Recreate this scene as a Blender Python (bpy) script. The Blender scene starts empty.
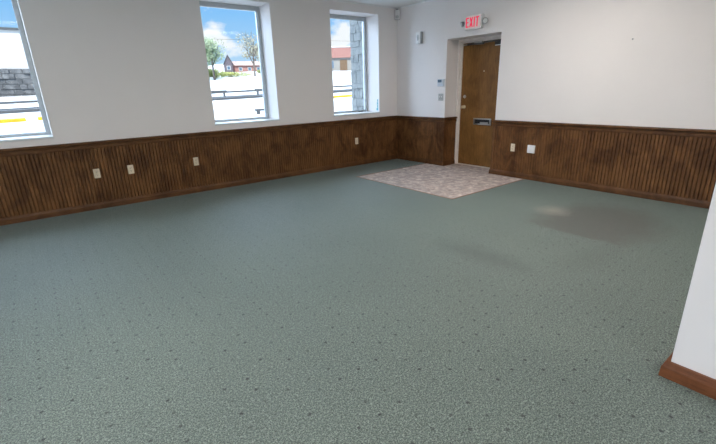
import bpy, bmesh, math, random
from mathutils import Vector, Matrix

scene = bpy.context.scene
C = scene.collection
random.seed(7)

# ------------------------------------------------------------------ helpers
def link(name, me, mat=None, parent=None):
    o = bpy.data.objects.new(name, me)
    C.objects.link(o)
    if mat is not None:
        for m in (mat if isinstance(mat, (list, tuple)) else [mat]):
            me.materials.append(m)
    if parent is not None:
        o.parent = parent
    return o

def obj(name, bm, mat=None, parent=None, smooth=False, bevel=0.0, loc=None, segs=2):
    me = bpy.data.meshes.new(name)
    bmesh.ops.recalc_face_normals(bm, faces=bm.faces)
    bm.to_mesh(me)
    bm.free()
    if smooth:
        me.polygons.foreach_set('use_smooth', [True] * len(me.polygons))
    o = link(name, me, mat, parent)
    if bevel > 0:
        md = o.modifiers.new('bevel', 'BEVEL')
        md.width = bevel
        md.segments = segs
        md.limit_method = 'ANGLE'
    if loc is not None:
        o.location = loc
    return o

def thing(name, label, cat, loc=(0, 0, 0), rotz=0.0, group=None):
    o = bpy.data.objects.new(name, None)
    o.empty_display_size = 0.1
    C.objects.link(o)
    o.location = loc
    o.rotation_euler = (0, 0, rotz)
    return tag(o, label, cat, group)

def tag(o, label, cat, group=None):
    o['label'] = label
    o['category'] = cat
    if group:
        o['group'] = group
    return o

def struct(o, label=None):
    o['kind'] = 'structure'
    if label:
        o['label'] = label
    return o

def box(bm, x0, x1, y0, y1, z0, z1, mi=0):
    v = [bm.verts.new((x, y, z)) for z in (z0, z1) for y in (y0, y1) for x in (x0, x1)]
    for idx in ((0, 2, 3, 1), (4, 5, 7, 6), (0, 1, 5, 4), (2, 6, 7, 3), (0, 4, 6, 2), (1, 3, 7, 5)):
        f = bm.faces.new([v[i] for i in idx])
        f.material_index = mi
    return v

def bx(*a):
    bm = bmesh.new()
    box(bm, *a)
    return bm

def tube(bm, a, b, r, n=16, r2=None):
    a, b = Vector(a), Vector(b)
    d = b - a
    q = d.to_track_quat('Z', 'Y').to_matrix().to_4x4()
    m = Matrix.Translation((a + b) / 2) @ q
    bmesh.ops.create_cone(bm, cap_ends=True, segments=n, radius1=r, radius2=r if r2 is None else r2,
                          depth=d.length, matrix=m)

def lathe(bm, prof, axis_m, n=24):
    rings = []
    for r, h in prof:
        rings.append([bm.verts.new(axis_m @ Vector((r * math.cos(2 * math.pi * k / n),
                                                    r * math.sin(2 * math.pi * k / n), h))) for k in range(n)])
    for a, b in zip(rings, rings[1:]):
        for k in range(n):
            bm.faces.new((a[k], a[(k + 1) % n], b[(k + 1) % n], b[k]))
    bm.faces.new(rings[0][::-1])
    bm.faces.new(rings[-1])

def polyprism(bm, pts, z0, z1):
    lo = [bm.verts.new((x, y, z0)) for x, y in pts]
    hi = [bm.verts.new((x, y, z1)) for x, y in pts]
    n = len(pts)
    bm.faces.new(lo[::-1])
    bm.faces.new(hi)
    for i in range(n):
        bm.faces.new((lo[i], lo[(i + 1) % n], hi[(i + 1) % n], hi[i]))

def wall_holes(u0, u1, z0, z1, holes, f0, f1, mp):
    """wall slab with rectangular openings; mp(u, depth, z) -> world point"""
    us = sorted({u0, u1, *[h[0] for h in holes], *[h[1] for h in holes]})
    zs = sorted({z0, z1, *[h[2] for h in holes], *[h[3] for h in holes]})
    inside = lambda u, z: any(h[0] < u < h[1] and h[2] < z < h[3] for h in holes)
    solid = [[not inside((us[i] + us[i + 1]) / 2, (zs[j] + zs[j + 1]) / 2) for j in range(len(zs) - 1)]
             for i in range(len(us) - 1)]
    bm = bmesh.new()
    cache = {}
    def V(i, j, k):
        if (i, j, k) not in cache:
            cache[(i, j, k)] = bm.verts.new(mp(us[i], f1 if k else f0, zs[j]))
        return cache[(i, j, k)]
    S = lambda i, j: 0 <= i < len(us) - 1 and 0 <= j < len(zs) - 1 and solid[i][j]
    for i in range(len(us) - 1):
        for j in range(len(zs) - 1):
            if not S(i, j):
                continue
            for k in (0, 1):
                bm.faces.new((V(i, j, k), V(i + 1, j, k), V(i + 1, j + 1, k), V(i, j + 1, k)))
            if not S(i - 1, j):
                bm.faces.new((V(i, j, 0), V(i, j + 1, 0), V(i, j + 1, 1), V(i, j, 1)))
            if not S(i + 1, j):
                bm.faces.new((V(i + 1, j, 0), V(i + 1, j + 1, 0), V(i + 1, j + 1, 1), V(i + 1, j, 1)))
            if not S(i, j - 1):
                bm.faces.new((V(i, j, 0), V(i + 1, j, 0), V(i + 1, j, 1), V(i, j, 1)))
            if not S(i, j + 1):
                bm.faces.new((V(i, j + 1, 0), V(i + 1, j + 1, 0), V(i + 1, j + 1, 1), V(i, j + 1, 1)))
    return bm

def miter_path(path):
    """list of (point, outward offset vector per unit) for a path whose room side is on its right"""
    P = [Vector(p) for p in path]
    out = []
    nr = lambda a, b: Vector(((b - a).y, -(b - a).x)).normalized()
    for i, p in enumerate(P):
        ns = []
        if i > 0:
            ns.append(nr(P[i - 1], p))
        if i < len(P) - 1:
            ns.append(nr(p, P[i + 1]))
        if len(ns) == 2:
            m = (ns[0] + ns[1])
            m = m / m.dot(ns[0]) if m.length > 1e-6 else ns[0]
        else:
            m = ns[0]
        out.append((p, m))
    return out

def sweep_segment(prof, A, B):
    bm = bmesh.new()
    ra = [bm.verts.new((A[0].x + A[1].x * o, A[0].y + A[1].y * o, z)) for o, z in prof]
    rb = [bm.verts.new((B[0].x + B[1].x * o, B[0].y + B[1].y * o, z)) for o, z in prof]
    n = len(prof)
    for i in range(n):
        bm.faces.new((ra[i], ra[(i + 1) % n], rb[(i + 1) % n], rb[i]))
    bm.faces.new(ra[::-1])
    bm.faces.new(rb)
    return bm

def beadboard(A, B, z0, z1, thick=0.018, pitch=0.041, gw=0.0125, gd=0.013):
    """vertical beaded boards between two mitred path nodes"""
    a, b = A[0], B[0]
    d = (b - a)
    L = d.length
    d = d.normalized()
    n = Vector((d.y, -d.x))
    s0 = (A[1] * thick).dot(d)
    s1 = L + (B[1] * thick).dot(d)
    pts = [(s0, thick)]
    k = math.ceil((s0 + 0.02) / pitch)
    while k * pitch < s1 - 0.02:
        c = k * pitch
        pts += [(c - gw / 2, thick), (c - gw * .12, thick - gd), (c + gw * .12, thick - gd), (c + gw / 2, thick)]
        # rounded bead beside the groove
        k += 1
    pts.append((s1, thick))
    bm = bmesh.new()
    pos = lambda s, o, z: (a.x + d.x * s + n.x * o, a.y + d.y * s + n.y * o, z)
    lo = [bm.verts.new(pos(s, o, z0)) for s, o in pts]
    hi = [bm.verts.new(pos(s, o, z1)) for s, o in pts]
    for i in range(len(pts) - 1):
        bm.faces.new((lo[i], lo[i + 1], hi[i + 1], hi[i]))
    bl = [bm.verts.new(pos(s, 0.0005, z)) for s, z in ((0, z0), (L, z0), (L, z1), (0, z1))]
    bm.faces.new(bl)
    bm.faces.new((lo[0], hi[0], bl[3], bl[0]))
    bm.faces.new((lo[-1], bl[1], bl[2], hi[-1]))
    bm.faces.new([bl[3]] + hi + [bl[2]])
    bm.faces.new([bl[0]] + lo + [bl[1]])
    return bm

# ------------------------------------------------------------------ materials
class NT:
    def __init__(self, name):
        self.m = bpy.data.materials.new(name)
        self.m.use_nodes = True
        self.t = self.m.node_tree
        self.b = self.t.nodes['Principled BSDF']
    def n(self, typ, **kw):
        nd = self.t.nodes.new(typ)
        for k, v in kw.items():
            if k.startswith('i_'):
                nd.inputs[k[2:].replace('_', ' ')].default_value = v
            else:
                setattr(nd, k, v)
        return nd
    def l(self, a, b):
        self.t.links.new(a, b)
    def pos(self):
        return self.n('ShaderNodeNewGeometry').outputs['Position']
    def mapped(self, scale, src=None, rot=(0, 0, 0), loc=(0, 0, 0)):
        mp = self.n('ShaderNodeMapping')
        mp.inputs['Scale'].default_value = scale
        mp.inputs['Rotation'].default_value = rot
        mp.inputs['Location'].default_value = loc
        self.l(src if src is not None else self.pos(), mp.inputs['Vector'])
        return mp.outputs['Vector']
    def noise(self, vec, scale, detail=3, rough=.55, dist=0):
        nd = self.n('ShaderNodeTexNoise')
        nd.inputs['Scale'].default_value = scale
        nd.inputs['Detail'].default_value = detail
        nd.inputs['Roughness'].default_value = rough
        nd.inputs['Distortion'].default_value = dist
        self.l(vec, nd.inputs['Vector'])
        return nd.outputs['Fac']
    def ramp(self, fac, stops, interp='LINEAR'):
        nd = self.n('ShaderNodeValToRGB')
        nd.color_ramp.interpolation = interp
        e = nd.color_ramp.elements
        while len(e) < len(stops):
            e.new(0.5)
        for el, (p, c) in zip(e, stops):
            el.position = p
            el.color = (*c, 1) if len(c) == 3 else c
        self.l(fac, nd.inputs['Fac'])
        return nd.outputs['Color']
    def math(self, op, a, b=None, c=None, clamp=False):
        nd = self.n('ShaderNodeMath', operation=op, use_clamp=clamp)
        for i, v in enumerate((a, b, c)):
            if v is None:
                continue
            if isinstance(v, (int, float)):
                nd.inputs[i].default_value = v
            else:
                self.l(v, nd.inputs[i])
        return nd.outputs[0]
    def mix(self, fac, a, b, mode='MIX'):
        nd = self.n('ShaderNodeMix', data_type='RGBA', blend_type=mode)
        for s, v in ((nd.inputs[0], fac), (nd.inputs[6], a), (nd.inputs[7], b)):
            if isinstance(v, (int, float)):
                s.default_value = v
            elif isinstance(v, (tuple, list)):
                s.default_value = (*v, 1) if len(v) == 3 else v
            else:
                self.l(v, s)
        return nd.outputs[2]
    def bump(self, h, strength=.3, dist=.01):
        nd = self.n('ShaderNodeBump')
        nd.inputs['Strength'].default_value = strength
        nd.inputs['Distance'].default_value = dist
        self.l(h, nd.inputs['Height'])
        self.l(nd.outputs['Normal'], self.b.inputs['Normal'])
    def set(self, color=None, rough=.5, metal=0, spec=.5):
        if color is not None:
            if isinstance(color, (tuple, list)):
                self.b.inputs['Base Color'].default_value = (*color, 1)
            else:
                self.l(color, self.b.inputs['Base Color'])
        self.b.inputs['Roughness'].default_value = rough
        self.b.inputs['Metallic'].default_value = metal
        self.b.inputs['Specular IOR Level'].default_value = spec
        return self.m

def plain(name, color, rough=.5, metal=0, spec=.5, var=.06, scale=14):
    t = NT(name)
    f = t.noise(t.pos(), scale, 3)
    c = t.ramp(f, [(.3, tuple(v * (1 - var) for v in color)), (.7, tuple(min(1, v * (1 + var)) for v in color))])
    return t.set(c, rough, metal, spec)

def mat_paint(name, col):
    t = NT(name)
    p = t.pos()
    c = t.ramp(t.noise(p, 1.3, 4), [(.3, tuple(v * .965 for v in col)), (.7, col)])
    t.bump(t.noise(p, 260, 2), .06, .002)
    return t.set(c, .62, 0, .3)

def mat_wood(name, base, var, axis='z', rough=.42, blotch=.7):
    t = NT(name)
    p = t.pos()
    sc = {'z': (9, 9, .7), 'x': (.7, 9, 9), 'y': (9, .7, 9)}[axis]
    g = t.noise(t.mapped(sc, p), 6, 6, .62, .6)
    fine = t.noise(t.mapped(tuple(v * 5 for v in sc), p), 9, 3, .6)
    bl = t.noise(t.mapped((1, 1, .6) if axis == 'z' else (1, 1, 1), p), 4.6, 5, .65, .6)
    dark = tuple(v * (1 - var) for v in base)
    lite = tuple(v * (1 + var) for v in base)
    c = t.ramp(g, [(.3, dark), (.5, base), (.72, lite)])
    c = t.mix(t.ramp(bl, [(.36, (0, 0, 0)), (.6, (1, 1, 1))]), t.mix(blotch, c, (.34, .28, .24), 'MULTIPLY'), c)
    c = t.mix(.35, c, t.ramp(fine, [(.35, (.45, .4, .38)), (.6, (1, 1, 1))]), 'MULTIPLY')
    t.bump(fine, .12, .002)
    return t.set(c, rough, 0, .22)

M = {}
M['paint'] = mat_paint('wall_paint', (.80, .765, .75))
M['paint_jamb'] = M['paint']
M['ceiling'] = mat_paint('ceiling_paint', (.84, .84, .83))
M['bead'] = mat_wood('stained_beadboard', (.192, .088, .032), .34, 'z', .5, .9)
M['rail_x'] = mat_wood('stained_rail_along_x', (.135, .060, .022), .3, 'x', .36)
M['rail_y'] = mat_wood('stained_rail_along_y', (.135, .060, .022), .3, 'y', .36)
M['base_part'] = mat_wood('stained_baseboard', (.20, .075, .030), .3, 'y', .34, .4)
M['door_wood'] = mat_wood('door_veneer', (.265, .130, .038), .25, 'z', .45, .45)
M['alu'] = plain('window_aluminium', (.50, .54, .56), .42, .35, .5)
M['sill'] = plain('sill_paint', (.70, .72, .73), .4)
M['frame_paint'] = plain('door_frame_paint', (.80, .74, .70), .4)
M['ivory'] = plain('ivory_plastic', (.72, .62, .47), .4)
M['white_plastic'] = plain('white_plastic', (.80, .80, .80), .4)
M['grey_plastic'] = plain('grey_plastic', (.30, .31, .32), .5)
M['dark'] = plain('dark_plastic', (.03, .03, .03), .5)
M['slot'] = plain('slot_black', (.015, .013, .012), .6)
M['steel'] = plain('brushed_steel', (.62, .60, .56), .3, .9)
M['brass'] = plain('worn_brass', (.66, .55, .36), .3, .9)
M['bronze'] = plain('dark_bronze', (.06, .055, .05), .4, .5)
M['screen'] = plain('display_glass', (.09, .15, .22), .25)
M['lens'] = plain('frosted_lens', (.60, .62, .62), .25)
M['strip'] = plain('edge_strip', (.26, .15, .10), .45)
M['teal'] = plain('teal_tape', (.10, .36, .40), .5)

def mat_emit(name, col, strength):
    m = bpy.data.materials.new(name)
    m.use_nodes = True
    t = m.node_tree
    t.nodes.clear()
    e = t.nodes.new('ShaderNodeEmission')
    o = t.nodes.new('ShaderNodeOutputMaterial')
    e.inputs['Color'].default_value = (*col, 1)
    e.inputs['Strength'].default_value = strength
    t.links.new(e.outputs[0], o.inputs['Surface'])
    return m

M['exit_red'] = mat_emit('exit_letters_lit', (.80, .022, .085), 1.0)
M['exit_face'] = mat_emit('exit_face_lit', (1.0, .80, .80), .45)
M['diffuser'] = mat_emit('lamp_diffuser', (1.0, .93, .865), 25.0)

def mat_glass():
    m = bpy.data.materials.new('window_glass')
    m.use_nodes = True
    t = m.node_tree
    t.nodes.clear()
    tr = t.nodes.new('ShaderNodeBsdfTransparent')
    tr.inputs['Color'].default_value = (.97, .985, .98, 1)
    gl = t.nodes.new('ShaderNodeBsdfGlossy')
    gl.inputs['Roughness'].default_value = .02
    mx = t.nodes.new('ShaderNodeMixShader')
    fr = t.nodes.new('ShaderNodeFresnel')
    fr.inputs['IOR'].default_value = 1.14
    o = t.nodes.new('ShaderNodeOutputMaterial')
    t.links.new(fr.outputs[0], mx.inputs[0])
    t.links.new(tr.outputs[0], mx.inputs[1])
    t.links.new(gl.outputs[0], mx.inputs[2])
    t.links.new(mx.outputs[0], o.inputs['Surface'])
    return m
M['glass'] = mat_glass()

def mat_carpet():
    t = NT('green_carpet')
    p = t.pos()
    sep = t.n('ShaderNodeSeparateXYZ')
    t.l(p, sep.inputs[0])
    X, Y = sep.outputs[0], sep.outputs[1]
    # yarn: light and dark flecks
    yarn = t.noise(p, 150, 3, .7)
    fleck = t.noise(t.mapped((1, 1, 1), p, loc=(3.1, 7.7, 0)), 75, 2, .6)
    base = t.ramp(yarn, [(.37, (.016, .028, .024)), (.5, (.112, .152, .132)), (.63, (.265, .318, .276))])
    mid = t.noise(t.mapped((1, 1, 1), p, loc=(1.7, 4.1, 0)), 75, 2, .6)
    base = t.mix(.75, base, t.ramp(mid, [(.34, (.60, .60, .60)), (.5, (1, 1, 1)), (.66, (1.42, 1.42, 1.40))]), 'MULTIPLY')
    base = t.mix(t.ramp(fleck, [(.60, (0, 0, 0)), (.70, (1, 1, 1))]), base, (.30, .355, .315))
    # woven dots on a grid, their strength varies from dot to dot
    gx = t.math('DIVIDE', t.math('ADD', X, 4.96 + 12.3), .123)
    gy = t.math('DIVIDE', t.math('ADD', Y, 4.50 + 10.5), .105)
    ix, iy = t.math('ROUND', gx), t.math('ROUND', gy)
    dx = t.math('MULTIPLY', t.math('SUBTRACT', gx, ix), .123)
    dy = t.math('MULTIPLY', t.math('SUBTRACT', gy, iy), .105)
    r = t.math('SQRT', t.math('ADD', t.math('MULTIPLY', dx, dx), t.math('MULTIPLY', dy, dy)))
    r = t.math('ADD', r, t.math('MULTIPLY', t.math('SUBTRACT', yarn, .5), .012))
    cmb = t.n('ShaderNodeCombineXYZ')
    t.l(ix, cmb.inputs[0]); t.l(iy, cmb.inputs[1])
    wn = t.n('ShaderNodeTexWhiteNoise', noise_dimensions='2D')
    t.l(cmb.outputs[0], wn.inputs['Vector'])
    amt = t.ramp(wn.outputs['Value'], [(.15, (.18, .18, .18)), (.85, (1, 1, 1))])
    dot = t.math('SUBTRACT', 1, t.math('SMOOTH_MIN', t.math('DIVIDE', r, .0112), 1.0, .12), clamp=True)
    dot = t.math('MULTIPLY', t.math('MINIMUM', t.math('MULTIPLY', dot, 2.2), 1.0), amt)
    c = t.mix(dot, base, (.006, .012, .014))
    # large worn and soiled areas
    big = t.noise(p, .9, 3, .6)
    c = t.mix(.5, c, t.ramp(big, [(.3, (.80, .82, .82)), (.7, (1.06, 1.05, 1.03))]), 'MULTIPLY')
    wob = t.math('MULTIPLY', t.math('SUBTRACT', t.noise(p, 4.5, 4, .65), .5), 1.0)
    def blob(cx, cy, rx, ry, soft, rough=1.0):
        a = t.math('DIVIDE', t.math('SUBTRACT', X, cx), rx)
        b = t.math('DIVIDE', t.math('SUBTRACT', Y, cy), ry)
        q = t.math('SQRT', t.math('ADD', t.math('MULTIPLY', a, a), t.math('MULTIPLY', b, b)))
        q = t.math('ADD', q, t.math('MULTIPLY', wob, rough))
        return t.math('DIVIDE', t.math('SUBTRACT', 1.0, q), soft, clamp=True)
    # patch ends in a straight line where a mat used to lie
    edge = t.math('DIVIDE', t.math('ADD', X, 1.99), .05, clamp=True)
    patch = t.math('MULTIPLY', blob(-1.42, -4.58, .95, .66, .38, .7), edge)
    c = t.mix(t.math('MULTIPLY', patch, .74), c, (.082, .078, .066))
    c = t.mix(t.math('MULTIPLY', blob(-1.33, -4.06, .26, .24, .9, .8), .75), c, (.30, .285, .235))
    st = t.math('DIVIDE', t.math('ADD', X, 3.36), .30, clamp=True)
    st2 = t.math('MULTIPLY', blob(-3.08, -4.32, .26, .60, .7, .9), st)
    c = t.mix(t.math('MULTIPLY', st2, .55), c, (.060, .078, .070))
    c = t.mix(t.math('MULTIPLY', blob(-2.45, -4.95, .5, .22, .8, 1.2), .22), c, (.065, .075, .070))
    t.bump(t.math('ADD', yarn, t.math('MULTIPLY', mid, 1.0)), .6, .008)
    t.b.inputs['Sheen Weight'].default_value = .10
    t.b.inputs['Sheen Roughness'].default_value = .4
    t.b.inputs['Sheen Tint'].default_value = (.75, .85, .95, 1)
    return t.set(c, .55, 0, .72)
M['carpet'] = mat_carpet()

def mat_tile():
    t = NT('entry_vinyl_tile')
    p = t.pos()
    a = t.noise(p, 10, 5, .65, .6)
    b = t.noise(t.mapped((1, 1, 1), p, loc=(9, 2, 0)), 11, 4, .6, .8)
    c = t.ramp(a, [(.36, (.27, .205, .18)), (.5, (.52, .42, .37)), (.62, (.78, .69, .61))])
    c = t.mix(t.ramp(b, [(.42, (0, 0, 0)), (.62, (.7, .7, .7))]), c, (.36, .315, .30))
    br = t.n('ShaderNodeTexBrick', offset=0.0, squash=1.0)
    br.inputs['Scale'].default_value = 1
    br.inputs['Brick Width'].default_value = .305
    br.inputs['Row Height'].default_value = .305
    br.inputs['Mortar Size'].default_value = .003
    br.inputs['Color1'].default_value = (1, 1, 1, 1)
    br.inputs['Color2'].default_value = (.86, .86, .86, 1)
    br.inputs['Mortar'].default_value = (.55, .52, .5, 1)
    t.l(t.mapped((1, 1, 1), p, loc=(1.764, .865, 0)), br.inputs['Vector'])
    c = t.mix(.7, c, br.outputs['Color'], 'MULTIPLY')
    t.bump(a, .1, .003)
    return t.set(c, .42, 0, .4)
M['tile'] = mat_tile()

# ------------------------------------------------------------------ room shell
RX, RY, CZ = -10.5, -9.6, 2.858
HEAD, SILL = 2.708, .977
WIN = [(-1.564, -.480), (-3.747, -2.680), (-6.836, -5.753)]
WT = .46                 # window wall thickness
DL, DR, DH = -1.244, -2.300, 2.186

struct(obj('wall_left', wall_holes(RX - .3, .6, -.3, CZ + .14, [(a, b, SILL, HEAD) for a, b in WIN], 0, WT,
           lambda u, d, z: (u, d, z)), M['paint']), 'off-white painted wall with three deep windows')
struct(obj('wall_right', wall_holes(RY - .3, 0, -.3, CZ + .14, [(DR, DL, -.3, DH)], 0, .6,
           lambda u, d, z: (d, u, z)), M['paint']), 'off-white painted wall with the recessed brown door')
REAR = [(-3.3, -.9), (-6.2, -3.8), (-9.1, -6.7)]
struct(obj('wall_rear', wall_holes(RY - .3, 0, -.3, CZ + .14, [(a, b, .55, 2.6) for a, b in REAR], 0, .3,
           lambda u, d, z: (RX - d, u, z)), M['paint']), 'painted wall of storefront windows behind the camera')
struct(obj('wall_front', bx(RX, .0, RY - .3, RY, -.3, CZ + .14), M['paint']), 'painted wall facing the windows')
PX, PY = -3.672, -5.868
struct(obj('wall_partition', bx(PX, PX + .16, RY, PY, 0, CZ), M['paint'], bevel=.004), 'short white partition wall at the right edge')

def mat_ceiling_tile():
    t = NT('ceiling_tile')
    p = t.pos()
    br = t.n('ShaderNodeTexBrick', offset=0.0, squash=1.0)
    br.inputs['Scale'].default_value = 1
    br.inputs['Brick Width'].default_value = 1.22
    br.inputs['Row Height'].default_value = .61
    br.inputs['Mortar Size'].default_value = .011
    br.inputs['Color1'].default_value = (.86, .86, .85, 1)
    br.inputs['Color2'].default_value = (.83, .83, .82, 1)
    br.inputs['Mortar'].default_value = (.80, .80, .80, 1)
    t.l(p, br.inputs['Vector'])
    t.bump(t.noise(p, 90, 3), .2, .004)
    return t.set(br.outputs['Color'], .8, 0, .2)
struct(obj('ceiling', bx(RX, 0, RY, 0, CZ, CZ + .14), mat_ceiling_tile()), 'pale tiled ceiling')
struct(obj('ceiling', bx(RX - .3, .6, RY - .3, .459, CZ + .14, CZ + .5), plain('roof_membrane', (.5, .5, .5), .8)), 'flat roof above the room')

# wall angle under the ceiling
i_trim = [0]
def trim(o, label):
    i_trim[0] += 1
    o.name = 'trim_%d' % i_trim[0]
    return struct(o, label)
ang = [(0, CZ - .022), (.002, CZ - .022), (.002, CZ - .002), (.022, CZ - .002), (.022, CZ), (0, CZ)]
nodes = miter_path([(RX, 0), (0, 0), (0, RY)])
trim(obj('trim', sweep_segment(ang, nodes[0], nodes[1]), M['white_plastic']), 'thin white ceiling edge angle above the windows')
trim(obj('trim', sweep_segment(ang, nodes[1], nodes[2]), M['white_plastic']), 'thin white ceiling edge angle above the door')

# floor: carpet around the tiled entry
TX, TL, TR = -1.764, -.865, -2.919
bm = bmesh.new()
polyprism(bm, [(RX, 0), (RX, RY), (0, RY), (0, TR), (TX, TR), (TX, TL), (0, TL), (0, 0)], -.12, .0)
struct(obj('floor', bm, M['carpet']), 'worn green carpet woven with small dark dots')
bm = bmesh.new()
polyprism(bm, [(TX, TL), (TX, TR), (0, TR), (0, DR), (.47, DR), (.47, DL), (0, DL), (0, TL)], -.12, .0)
struct(obj('floor', bm, M['tile']), 'mottled beige tiled entry in front of the door')
bm = bmesh.new()
prs = [(-.011, .0), (-.008, .004), (.008, .004), (.011, .0)]
nd = miter_path([(0, TR), (TX, TR), (TX, TL), (0, TL)])
for k in range(3):
    s = sweep_segment(prs, nd[k], nd[k + 1])
    me = bpy.data.meshes.new('tmp'); s.to_mesh(me); s.free(); bm.from_mesh(me); bpy.data.meshes.remove(me)
trim(obj('trim', bm, M['strip']), 'brown edge strip between the tiled entry and the carpet')

# wainscot: beaded boards, chair rail, baseboard
RAIL = [(0, .792), (.024, .792), (.027, .798), (.027, .828), (.021, .832), (.021, .842), (.036, .848), (.040, .853),
        (.041, .858), (.041, .868), (.034, .878), (.024, .880), (0, .880)]
BASE = [(0, 0), (.030, 0), (.030, .012), (.028, .056), (.026, .062), (.024, .064), (.022, .072), (.0185, .084), (.016, .086), (0, .086)]
def wainscot(path, bases, labels, mats):
    nds = miter_path(path)
    for i in range(len(path) - 1):
        trim(obj('trim', beadboard(nds[i], nds[i + 1], .06, .815), M['bead']), labels[i] + ' beaded board wainscot, brown stained')
        trim(obj('trim', sweep_segment(RAIL, nds[i], nds[i + 1]), M[mats[i]]), labels[i] + ' chair rail, dark brown')
        struct(obj('baseboard_' + bases[i], sweep_segment(BASE, nds[i], nds[i + 1]), M[mats[i]]), labels[i] + ' brown baseboard')
wainscot([(RX, 0), (0, 0), (0, DL), (.31, DL)], ['left', 'right', 'recess'],
         ['window wall', 'short wall left of the door', 'left side of the door recess'], ['rail_x', 'rail_y', 'rail_x'])
wainscot([(.31, DR), (0, DR), (0, RY)], ['recess', 'right'],
         ['right side of the door recess', 'wall right of the door'], ['rail_x', 'rail_y'])
nds = miter_path([(PX + .16, PY), (PX, PY), (PX, RY)])
for i in range(2):
    struct(obj('baseboard_partition', sweep_segment(BASE, nds[i], nds[i + 1]), M['base_part']), 'brown baseboard around the partition end' if i == 0 else 'brown baseboard along the partition')

# windows: aluminium frame, pane, painted sill
def window(i, a, b, label, unit=1):
    yf, yb = .36, .43
    bm = bmesh.new()
    fw, ft, fb = .045, .058, .030
    z0, z1 = SILL, HEAD
    box(bm, a, a + fw, yf, yb, z0, z1)
    box(bm, b - fw, b, yf, yb, z0, z1)
    box(bm, a + fw, b - fw, yf, yb, z1 - ft, z1)
    box(bm, a + fw, b - fw, yf, yb, z0, z0 + fb)
    # glazing bead, stepped back from the frame face
    gw = .008
    for q in ((a + fw, a + fw + gw, z0 + fb, z1 - ft), (b - fw - gw, b - fw, z0 + fb, z1 - ft),
              (a + fw + gw, b - fw - gw, z1 - ft - gw, z1 - ft), (a + fw + gw, b - fw - gw, z0 + fb, z0 + fb + gw)):
        box(bm, q[0], q[1], yf + .018, yb - .01, q[2], q[3])
    f = obj('window_%d' % i, bm, M['alu'], bevel=.002)
    struct(f, label)
    obj('pane', bx(a + fw + .004, b - fw - .004, yf + .033, yf + .039, z0 + fb + .004, z1 - ft - .004), M['glass'], f)
    s = obj('window_sill', bx(a - .012, b + .004, -.014, yf, z0 - .022, z0 + .002), M['sill'], f, bevel=.004)
    return f
window(1, *WIN[0], 'tall window nearest the corner, stone pier outside its glass')
window(2, *WIN[1], 'tall window in the middle of the wall')
window(3, *WIN[2], 'tall window cut off by the left edge')
for k, (a, b) in enumerate(REAR):
    bm = bmesh.new()
    for q in ((a, a + .05, .55, 2.6), (b - .05, b, .55, 2.6), (a + .05, b - .05, .55, .6), (a + .05, b - .05, 2.55, 2.6),
              ((a + b) / 2 - .025, (a + b) / 2 + .025, .6, 2.55)):
        box(bm, RX - .2, RX - .13, q[0], q[1], q[2], q[3])
    f = struct(obj('window_%d' % (4 + k), bm, M['alu']), 'storefront window behind the camera')
    obj('pane', bx(RX - .17, RX - .164, a + .05, b - .05, .6, 2.55), M['glass'], f)

# small teal mark on the corner window jamb, dark latch on its frame
bm = bmesh.new()
for z0, z1, w in ((1.005, 1.05, .05), (1.055, 1.11, .032), (1.115, 1.16, .036), (1.165, 1.215, .026)):
    box(bm, -.482, -.4795, .035, .035 + w, z0, z1)
tag(obj('tape_strip', bm, M['teal']), 'small teal tape scraps at the bottom of the corner window jamb', 'tape')
r = thing('window_latch', 'small dark latch on the bottom right of the corner window frame', 'latch', (-.60, .36, SILL + .002))
obj('latch_body', bx(-.05, .05, -.022, 0, 0, .018), M['grey_plastic'], r, bevel=.003)
bm = bmesh.new(); tube(bm, (-.03, -.022, .01), (-.14, -.03, .012), .006, 10)
obj('latch_lever', bm, M['dark'], r, smooth=False)

# ------------------------------------------------------------------ door
DY0, DY1 = DR + .058, -1.302        # slab edges (right, left)
DX = .372
frame = bmesh.new()
box(frame, .312, .47, DL - .035, DL, 0, DH)
box(frame, .345, .47, DL - .057, DL - .035, 0, DH - .035)
box(frame, .312, .47, DR, DR + .035, 0, DH)
box(frame, .345, .47, DR + .035, DR + .057, 0, DH - .035)
box(frame, .312, .47, DR + .035, DL - .035, DH - .035, DH)
box(frame, .345, .47, DR + .057, DL - .057, DH - .060, DH - .035)
trim(obj('trim', frame, M['frame_paint'], bevel=.003), 'cream painted door frame')
door = obj('door_1', bx(DX, DX + .045, DY0, DY1, .012, DH - .062), M['door_wood'], bevel=.002)
struct(door, 'plain brown wooden exit door with a mail slot')
bm = bmesh.new()
ax = lambda y, z, x=DX: Matrix.Translation((x, y, z)) @ Matrix.Rotation(-math.pi / 2, 4, 'Y')
lathe(bm, [(.034, 0), (.034, .006), (.026, .014), (.013, .020), (.012, .036), (.020, .042), (.028, .052), (.029, .062), (.022, .072), (.006, .075)], ax(-1.385, 1.05))
obj('door_knob', bm, M['brass'], door, smooth=True)
bm = bmesh.new()
lathe(bm, [(.030, 0), (.030, .006), (.024, .016), (.014, .018)], ax(-1.385, 1.232))
box(bm, DX - .034, DX - .016, -1.389, -1.381, 1.218, 1.246)
obj('deadbolt', bm, M['steel'], door)
bm = bmesh.new()
lathe(bm, [(.011, 0), (.011, .003), (.006, .004)], ax(-1.764, 1.65))
obj('peephole', bm, M['brass'], door)
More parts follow.
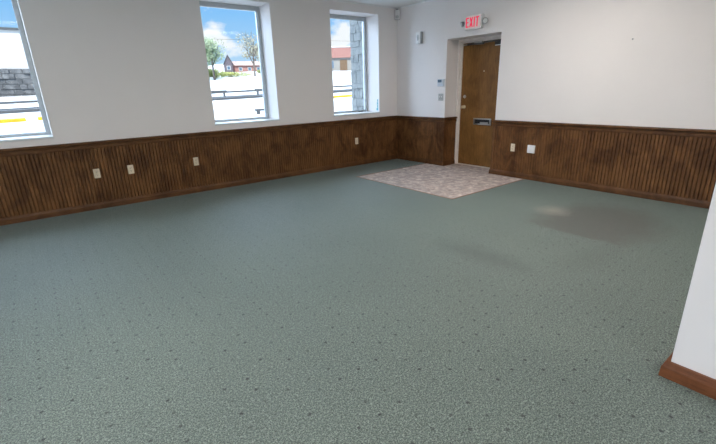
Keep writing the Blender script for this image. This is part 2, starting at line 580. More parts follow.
# mail slot: steel surround, dark opening, hinged flap
ms = bmesh.new()
y0, y1, z0, z1 = -1.975, -1.61, .748, .862
for q in ((y0, y1, z0, z0 + .022), (y0, y1, z1 - .022, z1), (y0, y0 + .03, z0 + .022, z1 - .022), (y1 - .03, y1, z0 + .022, z1 - .022)):
    box(ms, DX - .016, DX, q[0], q[1], q[2], q[3])
slot = obj('mail_slot', ms, M['steel'], door, bevel=.002)
obj('slot_opening', bx(DX - .003, DX + .0, y0 + .03, y1 - .03, z0 + .022, z1 - .022), M['slot'], slot)
obj('flap', bx(DX - .010, DX - .003, y0 + .06, y1 - .14, z0 + .022, z0 + .05), M['steel'], slot)
# closer at the hinge side
cl = obj('door_closer', bx(DX - .062, DX, -2.222, -1.98, 2.045, 2.105), M['bronze'], door, bevel=.008)
bm = bmesh.new()
def bar(bm, a, b, w, h):
    a, b = Vector(a), Vector(b)
    d = (b - a).normalized()
    s = Vector((0, 0, 1)).cross(d).normalized() * w / 2
    u = d.cross(s).normalized() * h / 2
    v = [bm.verts.new(p + i * s + j * u) for p in (a, b) for i, j in ((-1, -1), (1, -1), (1, 1), (-1, 1))]
    for f in ((0, 1, 2, 3), (7, 6, 5, 4), (0, 4, 5, 1), (1, 5, 6, 2), (2, 6, 7, 3), (3, 7, 4, 0)):
        bm.faces.new([v[i] for i in f])
bar(bm, (DX - .03, -2.10, 2.112), (DX - .17, -1.84, 2.090), .026, .022)
bar(bm, (DX - .17, -1.84, 2.076), (DX - .030, -1.42, 2.100), .028, .028)
obj('closer_arm', bm, M['bronze'], cl)
obj('closer_cap', bx(DX - .064, DX - .061, -2.20, -1.99, 2.030, 2.043), M['steel'], cl)
obj('frame_bracket', bx(DX - .05, DX - .010, -1.72, -1.56, 2.100, 2.130), M['steel'], cl)
obj('corner_bracket', bx(DX - .018, DX, -1.39, -1.31, 2.085, 2.105), M['steel'], door)
# threshold
bm = bmesh.new()
prof = [(.335, 0), (.350, .012), (.40, .014), (.44, .014), (.44, 0)]
lo = [bm.verts.new((x, DR + .058, z)) for x, z in prof]
hi = [bm.verts.new((x, DL - .058, z)) for x, z in prof]
for k in range(5):
    bm.faces.new((lo[k], lo[(k + 1) % 5], hi[(k + 1) % 5], hi[k]))
bm.faces.new(lo); bm.faces.new(hi[::-1])
trim(obj('trim', bm, plain('threshold_metal', (.75, .70, .64), .35, .5)), 'pale metal threshold under the door')

# ------------------------------------------------------------------ wall fittings
# an outlet is built facing -y about its own centre, then turned to its wall
def make_outlet():
    root = thing('wall_outlet', '', 'outlet', (0, 0, 0))
    bm = bmesh.new(); box(bm, -.036, .036, -.006, 0, -.060, .060)
    obj('cover_plate', bm, M['ivory'], root, bevel=.003)
    for s in (1, -1):
        bm = bmesh.new()
        lathe(bm, [(.0172, 0), (.0172, .003), (.016, .0038)], Matrix.Translation((0, -.006, .0195 * s)) @ Matrix.Rotation(math.pi / 2, 4, 'X'), 20)
        rc = obj('receptacle', bm, M['ivory'], root)
        bm = bmesh.new()
        for xx in (-.0065, .0065):
            box(bm, xx - .0018, xx + .0018, -.0104, -.0097, .0195 * s - .001, .0195 * s + .008)
        box(bm, -.003, .003, -.0104, -.0097, .0195 * s - .011, .0195 * s - .006)
        obj('slots', bm, M['slot'], rc)
    bm = bmesh.new()
    lathe(bm, [(.0035, 0), (.0035, .0012), (.002, .0016)], Matrix.Translation((0, -.006, 0)) @ Matrix.Rotation(math.pi / 2, 4, 'X'), 12)
    obj('screw', bm, M['steel'], root)
    return root

def copy_tree(o, parent=None):
    c = o.copy()
    C.objects.link(c)
    if parent is not None:
        c.parent = parent
    for ch in o.children:
        copy_tree(ch, c)
    return c

OUT = [((-5.393, -.0185, .470), 0, 'ivory duplex outlet near the left edge, first from left on the window wall wainscot'),
       ((-4.994, -.0185, .468), 0, 'ivory duplex outlet second from left on the window wall wainscot, beside the first'),
       ((-4.120, -.0185, .465), 0, 'ivory duplex outlet on the wainscot just left of the middle window'),
       ((-1.084, -.0185, .470), 0, 'ivory duplex outlet on the wainscot under the window nearest the corner'),
       ((-.0185, -2.672, .470), -math.pi / 2, 'ivory duplex outlet on the wainscot right of the door')]
proto = make_outlet()
for k, (loc, rz, lab) in enumerate(OUT):
    o = proto if k == 0 else copy_tree(proto)
    o.location = loc
    o.rotation_euler.z = rz
    o['label'] = lab
    o['group'] = 'duplex outlets in the wainscot'

r = thing('blank_plate', 'square white blank wall plate on the wainscot right of the ivory outlet', 'wall plate', (-.0178, -2.985, .474), -math.pi / 2)
obj('cover', bx(-.060, .060, -.022, 0, -.060, .060), M['white_plastic'], r, bevel=.005)
for s in (-1, 1):
    bm = bmesh.new()
    lathe(bm, [(.004, 0), (.004, .0015), (.002, .002)], Matrix.Translation((.0, -.022, .042 * s)) @ Matrix.Rotation(math.pi / 2, 4, 'X'), 12)
    obj('screw', bm, M['steel'], r)

r = thing('light_switch', 'small white two-toggle light switch left of the door recess, below the thermostat', 'light switch', (0, -1.146, 1.235), -math.pi / 2)
obj('switch_plate', bx(-.058, .058, -.006, 0, -.060, .060), plain('switch_grey', (.40, .41, .40), .4), r, bevel=.003)
for s in (-1, 1):
    obj('toggle_surround', bx(s * .023 - .010, s * .023 + .010, -.008, -.006, -.022, .022), M['grey_plastic'], r)
    bm = bmesh.new(); bar(bm, (s * .023, -.006, 0), (s * .023, -.020, .010), .009, .012)
    obj('toggle', bm, M['white_plastic'], r)

r = thing('thermostat', 'square white thermostat with a small dark display, above the light switch', 'thermostat', (0, -1.146, 1.482), -math.pi / 2)
obj('housing', bx(-.074, .074, -.028, 0, -.062, .062), plain('thermostat_grey', (.56, .62, .68), .4), r, bevel=.007)
obj('display', bx(-.062, .026, -.0295, -.027, .006, .052), M['screen'], r)
for k in range(3):
    obj('button', bx(.034, .056, -.031, -.027, .034 - .026 * k, .048 - .026 * k), M['lens'], r, bevel=.002)

r = thing('alarm_box', 'white rectangular alarm box high on the wall left of the exit sign', 'alarm', (0, -.626, 2.272), -math.pi / 2)
obj('back_plate', bx(-.080, .080, -.012, 0, -.105, .105), M['white_plastic'], r, bevel=.004)
obj('housing', bx(-.078, .028, -.062, -.012, -.098, .098), M['white_plastic'], r, bevel=.010)
obj('side_grille', bx(.028, .058, -.050, -.012, -.098, .098), M['grey_plastic'], r, bevel=.004)
bm = bmesh.new()
bmesh.ops.create_uvsphere(bm, u_segments=20, v_segments=12, radius=1, matrix=Matrix.Translation((-.018, -.062, .0)) @ Matrix.Diagonal((.017, .010, .055, 1)))
obj('lens', bm, plain('alarm_lens', (.42, .44, .45), .25), r, smooth=True)

r = thing('motion_sensor', 'small white motion sensor in the corner just under the ceiling', 'sensor', (-.022, -.022, 2.735), -math.pi / 4)
obj('bracket', bx(-.020, .020, -.012, .012, .06, .100), M['grey_plastic'], r, bevel=.003)
obj('housing', bx(-.046, .046, -.060, -.006, -.085, .075), M['white_plastic'], r, bevel=.014, segs=3)
bm = bmesh.new()
bmesh.ops.create_uvsphere(bm, u_segments=20, v_segments=12, radius=1, matrix=Matrix.Translation((0, -.056, -.045)) @ Matrix.Diagonal((.032, .016, .028, 1)))
obj('lens', bm, M['lens'], r, smooth=True)
obj('frame_band', bx(-.050, .050, -.030, -.004, -.090, .080), M['grey_plastic'], r, bevel=.010)

# exit sign with two emergency lamp heads
r = thing('exit_sign', 'lit red EXIT sign with two small emergency lamps above the door', 'exit sign', (0, -1.812, 2.378), -math.pi / 2)
obj('housing', bx(-.160, .160, -.072, 0, -.104, .104), M['white_plastic'], r, bevel=.008)
fp = obj('face_plate', bx(-.148, .148, -.076, -.070, -.092, .092), M['exit_face'], r, bevel=.003)
def letters():
    bm = bmesh.new()
    st, H = .015, .142
    y0, y1 = -.0795, -.0755
    z0, z1 = -.071, .071
    def B(a, b, c, d):
        box(bm, a, b, y0, y1, c, d)
    x = -.130; w = .056                                   # E
    B(x, x + st + .003, z0, z1)
    for zz in (z0, -.0085, z1 - .017):
        B(x + st + .003, x + w - (.008 if zz == -.0085 else 0), zz, zz + .017)
    x = -.060; w = .066                                   # X
    for s in (1, -1):
        pts = [(x if s > 0 else x + w, z1), ((x + .021) if s > 0 else (x + w - .021), z1),
               (x + w if s > 0 else x, z0), ((x + w - .021) if s > 0 else (x + .021), z0)]
        v = [bm.verts.new((px, yy, pz)) for yy in (y0 - .0004 * (s > 0), y1) for px, pz in pts]
        for f in ((0, 1, 2, 3), (4, 7, 6, 5), (0, 4, 5, 1), (1, 5, 6, 2), (2, 6, 7, 3), (3, 7, 4, 0)):
            bm.faces.new([v[i] for i in f])
    B(.021, .040, z0, z1)                                 # I
    B(.052, .118, z1 - .017, z1)                          # T
    B(.076, .095, z0, z1 - .017)
    return bm
obj('letters', letters(), M['exit_red'], fp)
for s in (-1, 1):
    bm = bmesh.new()
    tube(bm, (s * .150, -.035, .0), (s * .190, -.040, .0), .008, 10)
    hd = obj('lamp_arm', bm, M['grey_plastic'], r)
    bm = bmesh.new()
    dirv = Vector((s * .55, -.75, -.35)).normalized()
    c0 = Vector((s * .212, -.045, 0))
    mt = Matrix.Translation(c0 - dirv * .03) @ dirv.to_track_quat('Z', 'Y').to_matrix().to_4x4()
    lathe(bm, [(.012, 0), (.026, .006), (.036, .022), (.042, .050), (.044, .058), (.038, .058)], mt, 20)
    lh = obj('lamp_head', bm, M['grey_plastic'] if s < 0 else plain('lamp_dark_grey', (.12, .12, .12), .45), r, smooth=False)
    bm = bmesh.new()
    lathe(bm, [(.036, .0575), (.036, .060), (.02, .064)], mt, 20)
    obj('lamp_lens', bm, M['lens'], lh)

# tiny screw left in the painted wall right of the door
bm = bmesh.new()
lathe(bm, [(.010, 0), (.010, .003), (.005, .006)], Matrix.Translation((0, -4.12, 1.90)) @ Matrix.Rotation(-math.pi / 2, 4, 'Y'), 12)
tag(obj('wall_screw', bm, M['grey_plastic']), 'tiny grey screw head alone on the bare wall right of the door', 'screw')

# ceiling fluorescent troffers (behind and above the camera's view)
LAMPS = [(-1.8, -3.7), (-5.9, -4.0), (-9.0, -4.2), (-5.4, -7.8), (-9.0, -7.8), (-1.8, -7.8)]
def make_lamp():
    root = thing('ceiling_light', 'flat white fluorescent ceiling light', 'ceiling light', (0, 0, 0), 0, 'fluorescent lights in the tiled ceiling')
    bm = bmesh.new()
    for q in ((-.61, .61, -.305, -.285), (-.61, .61, .285, .305), (-.61, -.59, -.285, .285), (.59, .61, -.285, .285)):
        box(bm, q[0], q[1], q[2], q[3], -.030, 0)
    obj('frame', bm, M['white_plastic'], root)
    obj('diffuser', bx(-.59, .59, -.285, .285, -.022, -.012), M['diffuser'], root)
    return root
lp = make_lamp()
for k, (x, y) in enumerate(LAMPS):
    o = lp if k == 0 else copy_tree(lp)
    o.location = (x, y, CZ)

# ------------------------------------------------------------------ outside
def gz(x, y):
    return -.15 + max(0.0, y - 4) * (.05 + .0006 * x)

def mat_lot():
    t = NT('pale_concrete_lot')
    p = t.pos()
    c = t.ramp(t.noise(t.mapped((.25, 1, 1), p), .8, 5, .6), [(.3, (.50, .50, .49)), (.7, (.58, .58, .57))])
    cr = t.n('ShaderNodeTexVoronoi', feature='DISTANCE_TO_EDGE')
    cr.inputs['Scale'].default_value = .22
    t.l(t.mapped((.5, 1.4, 1), p), cr.inputs['Vector'])
    c = t.mix(t.ramp(cr.outputs['Distance'], [(.0, (1, 1, 1)), (.02, (0, 0, 0))]), c, (.19, .20, .20))
    return t.set(c, .9, 0, .2)
M['lot'] = mat_lot()
bm = bmesh.new()
xs = [-60, -40, -25, -15, -8, 0, 8, 16, 25, 35, 50, 70, 95, 130]
ys = [.46, 2, 4, 8, 14, 22, 32, 45, 60, 80, 105, 140]
g = [[bm.verts.new((x, y, gz(x, y))) for y in ys] for x in xs]
for i in range(len(xs) - 1):
    for j in range(len(ys) - 1):
        bm.faces.new((g[i][j], g[i + 1][j], g[i + 1][j + 1], g[i][j + 1]))
lot = obj('ground', bm, M['lot'])
struct(lot, 'pale sunlit parking lot outside the windows')
bm = bmesh.new()
v = [bm.verts.new(p) for p in ((-60, -40, -.25), (-10.81, -40, -.25), (-10.81, .46, -.25), (-60, .46, -.25))]
bm.faces.new(v)
struct(obj('ground', bm, M['lot']), 'pale parking lot beside the building')

def ground_strip(name, x0, x1, yfun, w, h, mat, label, cat, n=12, group=None):
    bm = bmesh.new()
    rows = []
    for k in range(n + 1):
        x = x0 + (x1 - x0) * k / n
        y = yfun(x)
        a, b = gz(x, y - w / 2), gz(x, y + w / 2)
        rows.append([bm.verts.new((x, y - w / 2, a - .02)), bm.verts.new((x, y - w / 2 + .01, a + h)),
                     bm.verts.new((x, y + w / 2 - .01, b + h)), bm.verts.new((x, y + w / 2, b - .02))])
    for a, b in zip(rows, rows[1:]):
        for i in range(4):
            bm.faces.new((a[i], a[(i + 1) % 4], b[(i + 1) % 4], b[i]))
    bm.faces.new(rows[0]); bm.faces.new(rows[-1][::-1])
    o = obj(name, bm, mat)
    return tag(o, label, cat, group)
M['yellow'] = plain('yellow_kerb_paint', (.66, .40, .02), .6, 0, .3, .15, 3)
M['kerb'] = plain('grey_kerb', (.085, .09, .095), .8)
yk = lambda x: 18.25 + .13 * x
ground_strip('yellow_curb', -9.5, -6.05, yk, .55, .14, M['yellow'], 'long yellow painted curb outside the left window', 'curb')
ground_strip('yellow_curb', -5.62, -3.6, yk, .55, .14, M['yellow'], 'short yellow painted curb right of a gap, left window', 'curb')
ground_strip('yellow_curb', 11.5, 16.5, lambda x: 18.6 + .15 * x, .5, .14, M['yellow'], 'yellow painted curb outside the corner window', 'curb')
ground_strip('street_curb', -16, 24, lambda x: 23.4 + .12 * x, .35, .16, M['kerb'], 'long grey street curb behind the yellow curbs', 'curb', 24)
ground_strip('street_curb', -16, 40, lambda x: 25.2 + .10 * x, .16, .12, M['kerb'], 'thin grey curb just behind the wider street curb', 'curb', 24)
ground_strip('street_curb', -16, 40, lambda x: 31.6 + .03 * x, .30, .14, M['kerb'], 'far grey curb in front of the white building', 'curb', 24)

# low guard rails on stub posts
def guard_rail(x0, x1, y, h, label):
    rt = thing('guard_rail', label, 'guard rail', (x0, y, gz(x0, y)), 0)
    z1 = gz(x1, y) - gz(x0, y)
    bm = bmesh.new()
    bar(bm, (-.1, 0, h), (x1 - x0 + .1, 0, h + z1), .14, .10)
    obj('rail', bm, M['kerb'], rt, bevel=.01)
    for f in (0.04, .96):
        xx = (x1 - x0) * f
        obj('post', bx(xx - .07, xx + .07, -.07, .07, z1 * f - .05, h + z1 * f - .03), M['kerb'], rt)
    return rt
guard_rail(3.9, 7.0, 27.5, .42, 'low grey guard rail on the left in the middle window')
guard_rail(9.7, 13.2, 27.6, .42, 'low grey guard rail on the right in the middle window')
guard_rail(3.15, 4.4, 13.5, .20, 'low grey guard rail nearest the middle window')

# stone pier outside the corner window
def stone_blocks(bm, x0, x1, y0, y1, z0, z1, rnd):
    z = z0
    while z < z1 - .02:
        h = min(rnd.choice((.11, .15, .19, .24)), z1 - z)
        if z1 - z - h < .1:
            h = z1 - z
        y = y0
        while y < y1 - .01:
            w = min(rnd.choice((.10, .17, .24, .30)), y1 - y)
            if y1 - y - w < .09:
                w = y1 - y
            o = rnd.uniform(.0, .012)
            m = .004
            vs = box(bm, x0 - o, x1, y + m, y + w - m, z + m, z + h - m)
            # rough hewn face
            for vv in vs:
                if vv.co.x < x0 + .001:
                    vv.co.x += rnd.uniform(-.008, .008)
            y += w
        z += h
    box(bm, x0 + .004, x1 - .02, y0 + .012, y1 - .012, z0, z1)
def mat_stone(name, a, b, scale=7):
    t = NT(name)
    p = t.pos()
    n = t.noise(p, scale, 5, .65, .5)
    t.bump(t.noise(p, scale * 4, 4, .6), .6, .02)
    return t.set(t.ramp(n, [(.3, a), (.7, b)]), .9, 0, .2)
M['lime'] = mat_stone('pale_limestone', (.15, .155, .15), (.27, .27, .25), 9)
bm = bmesh.new()
stone_blocks(bm, -.44, .3, .462, .93, -.3, 3.62, random.Random(4))
tag(obj('stone_pier', bm, M['lime'], bevel=.006), 'pale rough limestone pier just outside the corner window', 'stone pier')

# white building with a grey stone base, left window
M['white_wall'] = plain('white_stucco', (.62, .61, .59), .9, 0, .2, .10, .5)
M['slate'] = mat_stone('grey_stone_base', (.06, .064, .07), (.24, .245, .25), 1.6)
rt = thing('white_building', 'long white building with a mottled grey stone base across the lot', 'building', (-10, 43, gz(-10, 43)))
b0 = 1.5 - gz(-10, 43) - .6
obj('wall', bx(-30, 13, .25, 12, b0, 7.15 - gz(-10, 43)), M['white_wall'], rt)
bm = bmesh.new()
stone_blocks_rnd = random.Random(11)
z = b0
while z < 3.85 - gz(-10, 43):
    x = -14.0
    while x < 13:
        w = stone_blocks_rnd.uniform(.5, 1.2)
        box(bm, x + .02, min(13, x + w) - .02, stone_blocks_rnd.uniform(-.12, .06), .3, z + .02, z + .42)
        x += w
    z += .44
obj('stone_base', bm, M['slate'], rt)
obj('roof_edge', bx(-30.2, 13.2, .05, 12.2, 7.15 - gz(-10, 43), 7.34 - gz(-10, 43)), M['kerb'], rt)

# shop building seen through the corner window
M['brick'] = mat_stone('red_brick', (.30, .15, .13), (.40, .22, .19), 3)
M['cream_wall'] = plain('cream_wall', (.28, .27, .25), .8)
M['tan'] = plain('tan_door', (.16, .10, .055), .6)
bz = gz(52, 72)
rt = thing('shop_building', 'small flat-roofed building with a red band under its roof, corner window', 'building', (50, 72, bz), math.radians(-38))
obj('wall', bx(-9, 9, 0, 8, -1.5, 3.0), M['cream_wall'], rt)
obj('roof_band', bx(-9.2, 9.2, -.5, 8.2, 2.55, 4.6), M['brick'], rt)
obj('roof_cap', bx(-9.3, 9.3, -.6, 8.3, 4.6, 4.85), M['white_wall'], rt)
for xx in (-5.4, -1.6, 4.4):
    w = obj('window', bx(xx - .9, xx + .9, -.06, .02, .4, 2.0), M['grey_plastic'], rt)
    obj('pane', bx(xx - .8, xx + .8, -.09, -.05, .5, 1.9), M['screen'], w)
obj('door', bx(.6, 2.2, -.08, .02, -1.0, 2.1), M['tan'], rt)

# red house behind the trees, middle window
hx, hy = 31.6, 88
rt = thing('red_house', 'small red-brown house with a narrow dark gable beyond the lot, middle window', 'house', (hx, hy, gz(hx, hy)), math.radians(-20))
def gable(bm, x0, x1, y0, y1, z0, ze, zr):
    p = [bm.verts.new(q) for q in ((x0, y0, z0), (x1, y0, z0), (x1, y0, ze), ((x0 + x1) / 2, y0, zr), (x0, y0, ze),
                                   (x0, y1, z0), (x1, y1, z0), (x1, y1, ze), ((x0 + x1) / 2, y1, zr), (x0, y1, ze))]
    bm.faces.new(p[:5]); bm.faces.new(p[5:][::-1])
    for i in range(5):
        j = (i + 1) % 5
        bm.faces.new((p[i], p[5 + i], p[5 + j], p[j]))
M['shingle'] = plain('grey_shingle', (.07, .065, .075), .9)
M['slate_wall'] = plain('dark_slate_wall', (.13, .11, .125), .9)
bm = bmesh.new(); gable(bm, -.9, .9, 0, 5, -1, 1.9, 3.6)
gw_ = obj('gable_wing', bm, M['slate_wall'], rt)
bm = bmesh.new()
for sd in (-1, 1):
    v = [bm.verts.new(q) for q in ((0, -.25, 3.75), (sd * 1.15, -.25, 1.6), (sd * 1.15, 5.2, 1.6), (0, 5.2, 3.75))]
    v2 = [bm.verts.new(q.co + Vector((0, 0, -.14))) for q in v]
    bm.faces.new(v); bm.faces.new(v2[::-1])
    for i in range(4):
        bm.faces.new((v[i], v2[i], v2[(i + 1) % 4], v[(i + 1) % 4]))
obj('gable_roof', bm, M['shingle'], rt)
obj('main_wall', bx(.9, 8.2, 1.2, 7, -1, 1.5), M['brick'], rt)
bm = bmesh.new(); gable(bm, 1.0, 7.0, 0, 7.6, 0, .05, 1.15)
for v in bm.verts:
    v.co = Vector((.8 + v.co.y, .8 + (v.co.x - 1.0) * 1.1, 1.45 + v.co.z))
obj('main_roof', bm, plain('rust_shingle', (.34, .24, .20), .9), rt)
for xx, zz, yy, sz in ((0, .5, 0, .9), (2.6, .35, 1.2, .8), (4.6, .35, 1.2, .8), (6.6, .35, 1.2, .8)):
    w = obj('window', bx(xx - .4, xx + .4, yy - .08, yy + .02, zz, zz + sz), M['white_wall'], rt)
    obj('pane', bx(xx - .3, xx + .3, yy - .11, yy - .07, zz + .1, zz + sz - .1), M['screen'], w)

# trees and bushes
def leaf_mat(name, a, b):
    t = NT(name)
    c = t.ramp(t.noise(t.pos(), 1.6, 3), [(.3, a), (.7, b)])
    t.b.inputs['Transmission Weight'].default_value = 0
    return t.set(c, .7, 0, .2)
M['leaf'] = leaf_mat('spring_leaves', (.20, .27, .15), (.44, .50, .34))
M['leaf_pale'] = leaf_mat('pale_buds', (.24, .225, .16), (.42, .40, .30))
M['leaf_bush'] = leaf_mat('bush_leaves', (.25, .28, .06), (.46, .46, .18))
M['bark'] = mat_stone('bark', (.10, .085, .07), (.22, .185, .155), 5)
def foliage(rnd, n, blobs, size):
    bm = bmesh.new()
    for _ in range(n):
        cx, cy, cz, rx, ry, rz = rnd.choice(blobs)
        while True:
            p = Vector((rnd.uniform(-1, 1), rnd.uniform(-1, 1), rnd.uniform(-1, 1)))
            if .15 < p.length < 1:
                break
        c = Vector((cx + p.x * rx, cy + p.y * ry, cz + p.z * rz))
        a = Vector((rnd.gauss(0, 1), rnd.gauss(0, 1), rnd.gauss(0, 1))).normalized()
        b = a.orthogonal().normalized()
        s = size * rnd.uniform(.6, 1.3)
        v = [bm.verts.new(c + q) for q in (a * s, b * s * .5, -a * s, -b * s * .5)]
        bm.faces.new(v)
    return bm
def branch(bm, rnd, a, d, L, r, depth):
    b = a + d * L
    tube(bm, a, b, r, 7, r * .62)
    if depth:
        for k in range(3 if depth > 1 else 4):
            nd_ = (d + Vector((rnd.uniform(-.8, .8), rnd.uniform(-.8, .8), rnd.uniform(-.1, .6)))).normalized()
            branch(bm, rnd, a + d * L * rnd.uniform(.6, 1.0), nd_, L * rnd.uniform(.55, .75), r * .52, depth - 1)
def tree(name, x, y, h, w, n, mat, label, cat, seed, size=.28, depth=3, group=None):
    rnd = random.Random(seed)
    rt = thing(name, label, cat, (x, y, gz(x, y)), 0, group)
    bm = bmesh.new()
    branch(bm, rnd, Vector((0, 0, -.2)), Vector((rnd.uniform(-.05, .05), 0, 1)).normalized(), h * .42, h * .026, depth)
    obj('trunk', bm, M['bark'], rt)
    blobs = [(0, 0, h * .62, w * .42, w * .42, h * .28)] + [(rnd.uniform(-.32, .32) * w, rnd.uniform(-.32, .32) * w, h * rnd.uniform(.42, .86), w * .22, w * .22, h * .13) for _ in range(7)]
    obj('foliage', foliage(rnd, n, blobs, size), mat, rt)
    return rt
tree('leafy_tree', 18.0, 60, 7.2, 5.6, 2600, M['leaf'], 'leafy light green tree at the left of the middle window', 'tree', 3, .17)
tree('budding_tree', 27.5, 66, 7.8, 5.4, 480, M['leaf_pale'], 'sparse budding tree at the right of the middle window', 'tree', 5, .18, 4)
tree('budding_tree', 31.5, 70, 6.8, 5.0, 420, M['leaf_pale'], 'sparse budding tree half hidden by the right frame of the middle window', 'tree', 8, .18, 4)
tree('distant_tree', 27.5, 92, 6.0, 6.0, 900, M['leaf'], 'low green tree just left of the red house', 'tree', 12, .26)
tree('distant_tree', 43, 98, 6.2, 7.0, 800, M['leaf_pale'], 'low pale tree just right of the red house', 'tree', 14, .28)
tree('distant_tree', 23.5, 84, 7.2, 6.0, 900, M['leaf'], 'taller green tree between the leafy tree and the red house', 'tree', 15, .28)
def bush(x, y, w, h, label, seed):
    rnd = random.Random(seed)
    rt = thing('bush', label, 'bush', (x, y, gz(x, y)))
    bm = bmesh.new()
    for k in range(7):
        a = rnd.uniform(0, 6.28)
        tube(bm, (0, 0, -.1), (math.cos(a) * w * .3, math.sin(a) * w * .2, h * .8), .04, 6, .015)
    obj('stems', bm, M['bark'], rt)
    obj('foliage', foliage(rnd, 2200, [(0, 0, h * .5, w * .5, w * .35, h * .5), (-w * .2, 0, h * .6, w * .3, w * .3, h * .4)], .12), M['leaf_bush'], rt)
bush(19.6, 64, 4.0, 1.6, 'round yellow-green bush under the leafy tree', 21)
bush(24.8, 69, 7.0, .8, 'long low green hedge in front of the red house', 23)
bush(33.5, 73, 4.5, .9, 'long low green bush at the right edge of the lot', 22)

# utility poles and wires behind the far buildings
def pole(x, y, h, label):
    rt = thing('utility_pole', label, 'pole', (x, y, gz(x, y)))
    bm = bmesh.new(); tube(bm, (0, 0, -.3), (0, 0, h), .14, 10, .09)
    obj('mast', bm, M['bark'], rt)
    bm = bmesh.new(); box(bm, -.9, .9, -.06, .06, h - .55, h - .42)
    obj('crossarm', bm, M['bark'], rt)
    return Vector((x, y, gz(x, y) + h - .45))
P1 = pole(9, 80, 7.0, 'wooden utility pole left of the middle window view')
P2 = pole(56, 84, 6.2, 'wooden utility pole near the shop building')
P3 = pole(100, 88, 5.5, 'wooden utility pole far right beyond the stone pier')
def wire(a, b, off, sag, label):
    bm = bmesh.new()
    pts = []
    for k in range(25):
        f = k / 24
        p = a.lerp(b, f) + Vector((0, off, .52))
        p.z -= sag * 4 * f * (1 - f)
        pts.append(p)
    for p, q in zip(pts, pts[1:]):
        tube(bm, p, q, .03, 5)
    tag(obj('power_line', bm, M['bark']), label, 'wire')
wire(P1, P2, -.05, .12, 'thin dark power line crossing the sky of the middle window')
wire(P2, P3, -.05, .12, 'thin dark power line crossing the sky of the corner window')

# ------------------------------------------------------------------ light
sun = bpy.data.lights.new('sun', 'SUN')
sun.energy = 6.5
sun.angle = math.radians(.6)
sun.color = (1, .965, .91)
so = bpy.data.objects.new('sun', sun)
C.objects.link(so)
SUN_DIR = Vector((-.38, -.62, .80)).normalized()
so.rotation_euler = SUN_DIR.to_track_quat('Z', 'Y').to_euler()

UNSEEN_GLOW = 8.6  # strength of the added sky glow, out of the camera's view
w = bpy.data.worlds.new('sky')
scene.world = w
w.use_nodes = True
nt = w.node_tree
nt.nodes.clear()
def wn(typ, **kw):
    n = nt.nodes.new(typ)
    for k, v in kw.items():
        setattr(n, k, v)
    return n
L = nt.links.new
tc = wn('ShaderNodeTexCoord')
sep = wn('ShaderNodeSeparateXYZ'); L(tc.outputs['Generated'], sep.inputs[0])
rp = wn('ShaderNodeValToRGB'); L(sep.outputs[2], rp.inputs[0])
e = rp.color_ramp.elements
e[0].position = 0.0; e[0].color = (.62, .82, .98, 1)
e[1].position = .55; e[1].color = (.10, .34, .86, 1)
m_ = e.new(.16); m_.color = (.26, .58, 1.0, 1)
mp = wn('ShaderNodeMapping'); mp.inputs['Scale'].default_value = (1, 1, 1.7); mp.inputs['Location'].default_value = (.35, .2, .12)
L(tc.outputs['Generated'], mp.inputs[0])
nz = wn('ShaderNodeTexNoise'); nz.inputs['Scale'].default_value = 15.0; nz.inputs['Detail'].default_value = 7; nz.inputs['Roughness'].default_value = .6
L(mp.outputs[0], nz.inputs['Vector'])
def puff(direction, radius):
    v = wn('ShaderNodeVectorMath', operation='SUBTRACT'); L(tc.outputs['Generated'], v.inputs[0]); v.inputs[1].default_value = direction
    k = wn('ShaderNodeVectorMath', operation='MULTIPLY'); L(v.outputs[0], k.inputs[0]); k.inputs[1].default_value = (1, 1, 1.8)
    ln = wn('ShaderNodeVectorMath', operation='LENGTH'); L(k.outputs[0], ln.inputs[0])
    m = wn('ShaderNodeMapRange'); L(ln.outputs['Value'], m.inputs['Value'])
    m.inputs['From Min'].default_value = 0; m.inputs['From Max'].default_value = radius
    m.inputs['To Min'].default_value = .40; m.inputs['To Max'].default_value = 0
    return m.outputs[0]
acc = nz.outputs['Fac']
for c_dir, rad in (((.335, .935, .118), .062), ((.375, .922, .095), .05), ((.598, .792, .122), .065), ((.57, .815, .09), .05),
                   ((.15, .98, .13), .08), ((.80, .58, .12), .12), ((-.05, .99, .16), .07)):
    ad = wn('ShaderNodeMath', operation='ADD'); L(acc, ad.inputs[0]); L(puff(c_dir, rad), ad.inputs[1]); acc = ad.outputs[0]
cr = wn('ShaderNodeValToRGB'); L(acc, cr.inputs[0])
cr.color_ramp.elements[0].position = .62; cr.color_ramp.elements[0].color = (0, 0, 0, 1)
cr.color_ramp.elements[1].position = .80; cr.color_ramp.elements[1].color = (1, 1, 1, 1)
mx = wn('ShaderNodeMix', data_type='RGBA'); L(cr.outputs[0], mx.inputs[0]); L(rp.outputs[0], mx.inputs[6]); mx.inputs[7].default_value = (.97, 1.0, 1.05, 1)
# upper sky out of view, brightened to light the room; blue stays low
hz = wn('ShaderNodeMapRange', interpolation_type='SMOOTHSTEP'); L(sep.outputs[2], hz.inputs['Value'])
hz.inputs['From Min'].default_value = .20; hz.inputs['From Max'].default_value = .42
hz.inputs['To Min'].default_value = 0.0; hz.inputs['To Max'].default_value = 1.0
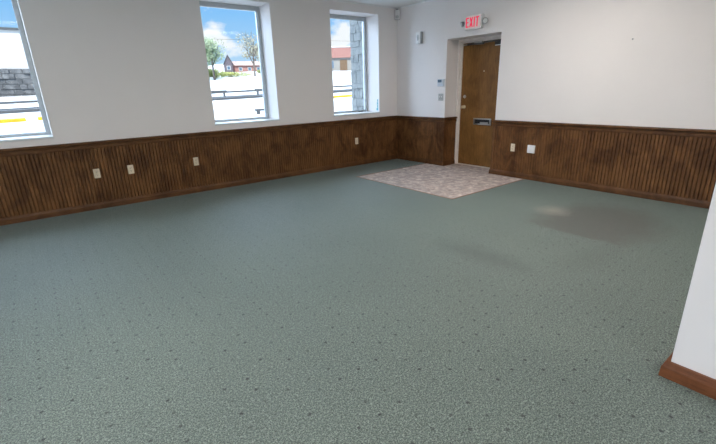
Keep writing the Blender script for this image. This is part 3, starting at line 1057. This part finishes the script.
# added glow to the left lights the room, outside what the windows show
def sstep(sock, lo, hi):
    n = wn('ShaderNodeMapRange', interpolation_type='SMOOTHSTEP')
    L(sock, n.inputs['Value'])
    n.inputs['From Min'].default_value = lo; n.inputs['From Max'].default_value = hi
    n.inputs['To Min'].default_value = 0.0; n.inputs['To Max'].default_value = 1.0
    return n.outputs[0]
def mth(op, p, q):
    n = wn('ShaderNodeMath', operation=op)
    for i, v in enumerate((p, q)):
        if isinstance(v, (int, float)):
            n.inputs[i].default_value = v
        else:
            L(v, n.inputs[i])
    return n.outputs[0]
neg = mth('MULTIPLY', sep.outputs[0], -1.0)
side_glow = mth('MULTIPLY', sstep(neg, .14, .45), sstep(sep.outputs[2], -.02, .06))
cover = mth('MULTIPLY', mth('MAXIMUM', hz.outputs[0], side_glow), mth('ADD', mth('MULTIPLY', sstep(sep.outputs[1], .0, .45), .97), .03))
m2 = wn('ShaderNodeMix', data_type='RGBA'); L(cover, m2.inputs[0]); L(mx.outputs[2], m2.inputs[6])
m2.inputs[7].default_value = (UNSEEN_GLOW * .64, UNSEEN_GLOW * .82, UNSEEN_GLOW * 1.10, 1)
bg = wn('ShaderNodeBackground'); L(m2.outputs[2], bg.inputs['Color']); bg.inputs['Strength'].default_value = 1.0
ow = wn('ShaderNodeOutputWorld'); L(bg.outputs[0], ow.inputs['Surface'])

def portal(name, loc, rot, sx, sy):
    a = bpy.data.lights.new(name, 'AREA')
    a.shape = 'RECTANGLE'; a.size = sx; a.size_y = sy
    a.cycles.is_portal = True
    o = bpy.data.objects.new(name, a)
    C.objects.link(o)
    o.location = loc
    o.rotation_euler = rot
for k, (a, b) in enumerate(WIN):
    portal('daylight_opening', ((a + b) / 2, .45, (SILL + HEAD) / 2), (-math.pi / 2, 0, 0), b - a, HEAD - SILL)
for k, (a, b) in enumerate(REAR):
    portal('daylight_opening', (RX - .22, (a + b) / 2, 1.575), (0, -math.pi / 2, 0), 2.05, b - a)

# ------------------------------------------------------------------ camera
cd = bpy.data.cameras.new('camera')
cam = bpy.data.objects.new('camera', cd)
C.objects.link(cam)
F_PX = 407.297
cd.sensor_fit = 'HORIZONTAL'
cd.sensor_width = 36
cd.lens = F_PX / 716 * 36
cd.clip_start = .05
cd.clip_end = 500
yaw, pitch, roll = 0.91368, -0.31679, -0.02995
F = Vector((math.cos(yaw) * math.cos(pitch), math.sin(yaw) * math.cos(pitch), math.sin(pitch)))
R = F.cross(Vector((0, 0, 1))).normalized()
U = R.cross(F)
c_, s_ = math.cos(roll), math.sin(roll)
R2, U2 = c_ * R + s_ * U, -s_ * R + c_ * U
mw = Matrix((R2, U2, -F)).transposed().to_4x4()
mw.translation = Vector((-5.9369, -6.2752, 1.4280))
cam.matrix_world = mw
scene.camera = cam

vs = scene.view_settings
vs.view_transform = 'Standard'
vs.look = 'None'
vs.exposure = 0.0
vs.gamma = 1.0
vs.use_curve_mapping = False
scene.cycles.use_denoising = True
scene.cycles.max_bounces = 10
scene.cycles.diffuse_bounces = 6
scene.cycles.transparent_max_bounces = 12
scene.cycles.sample_clamp_indirect = 8
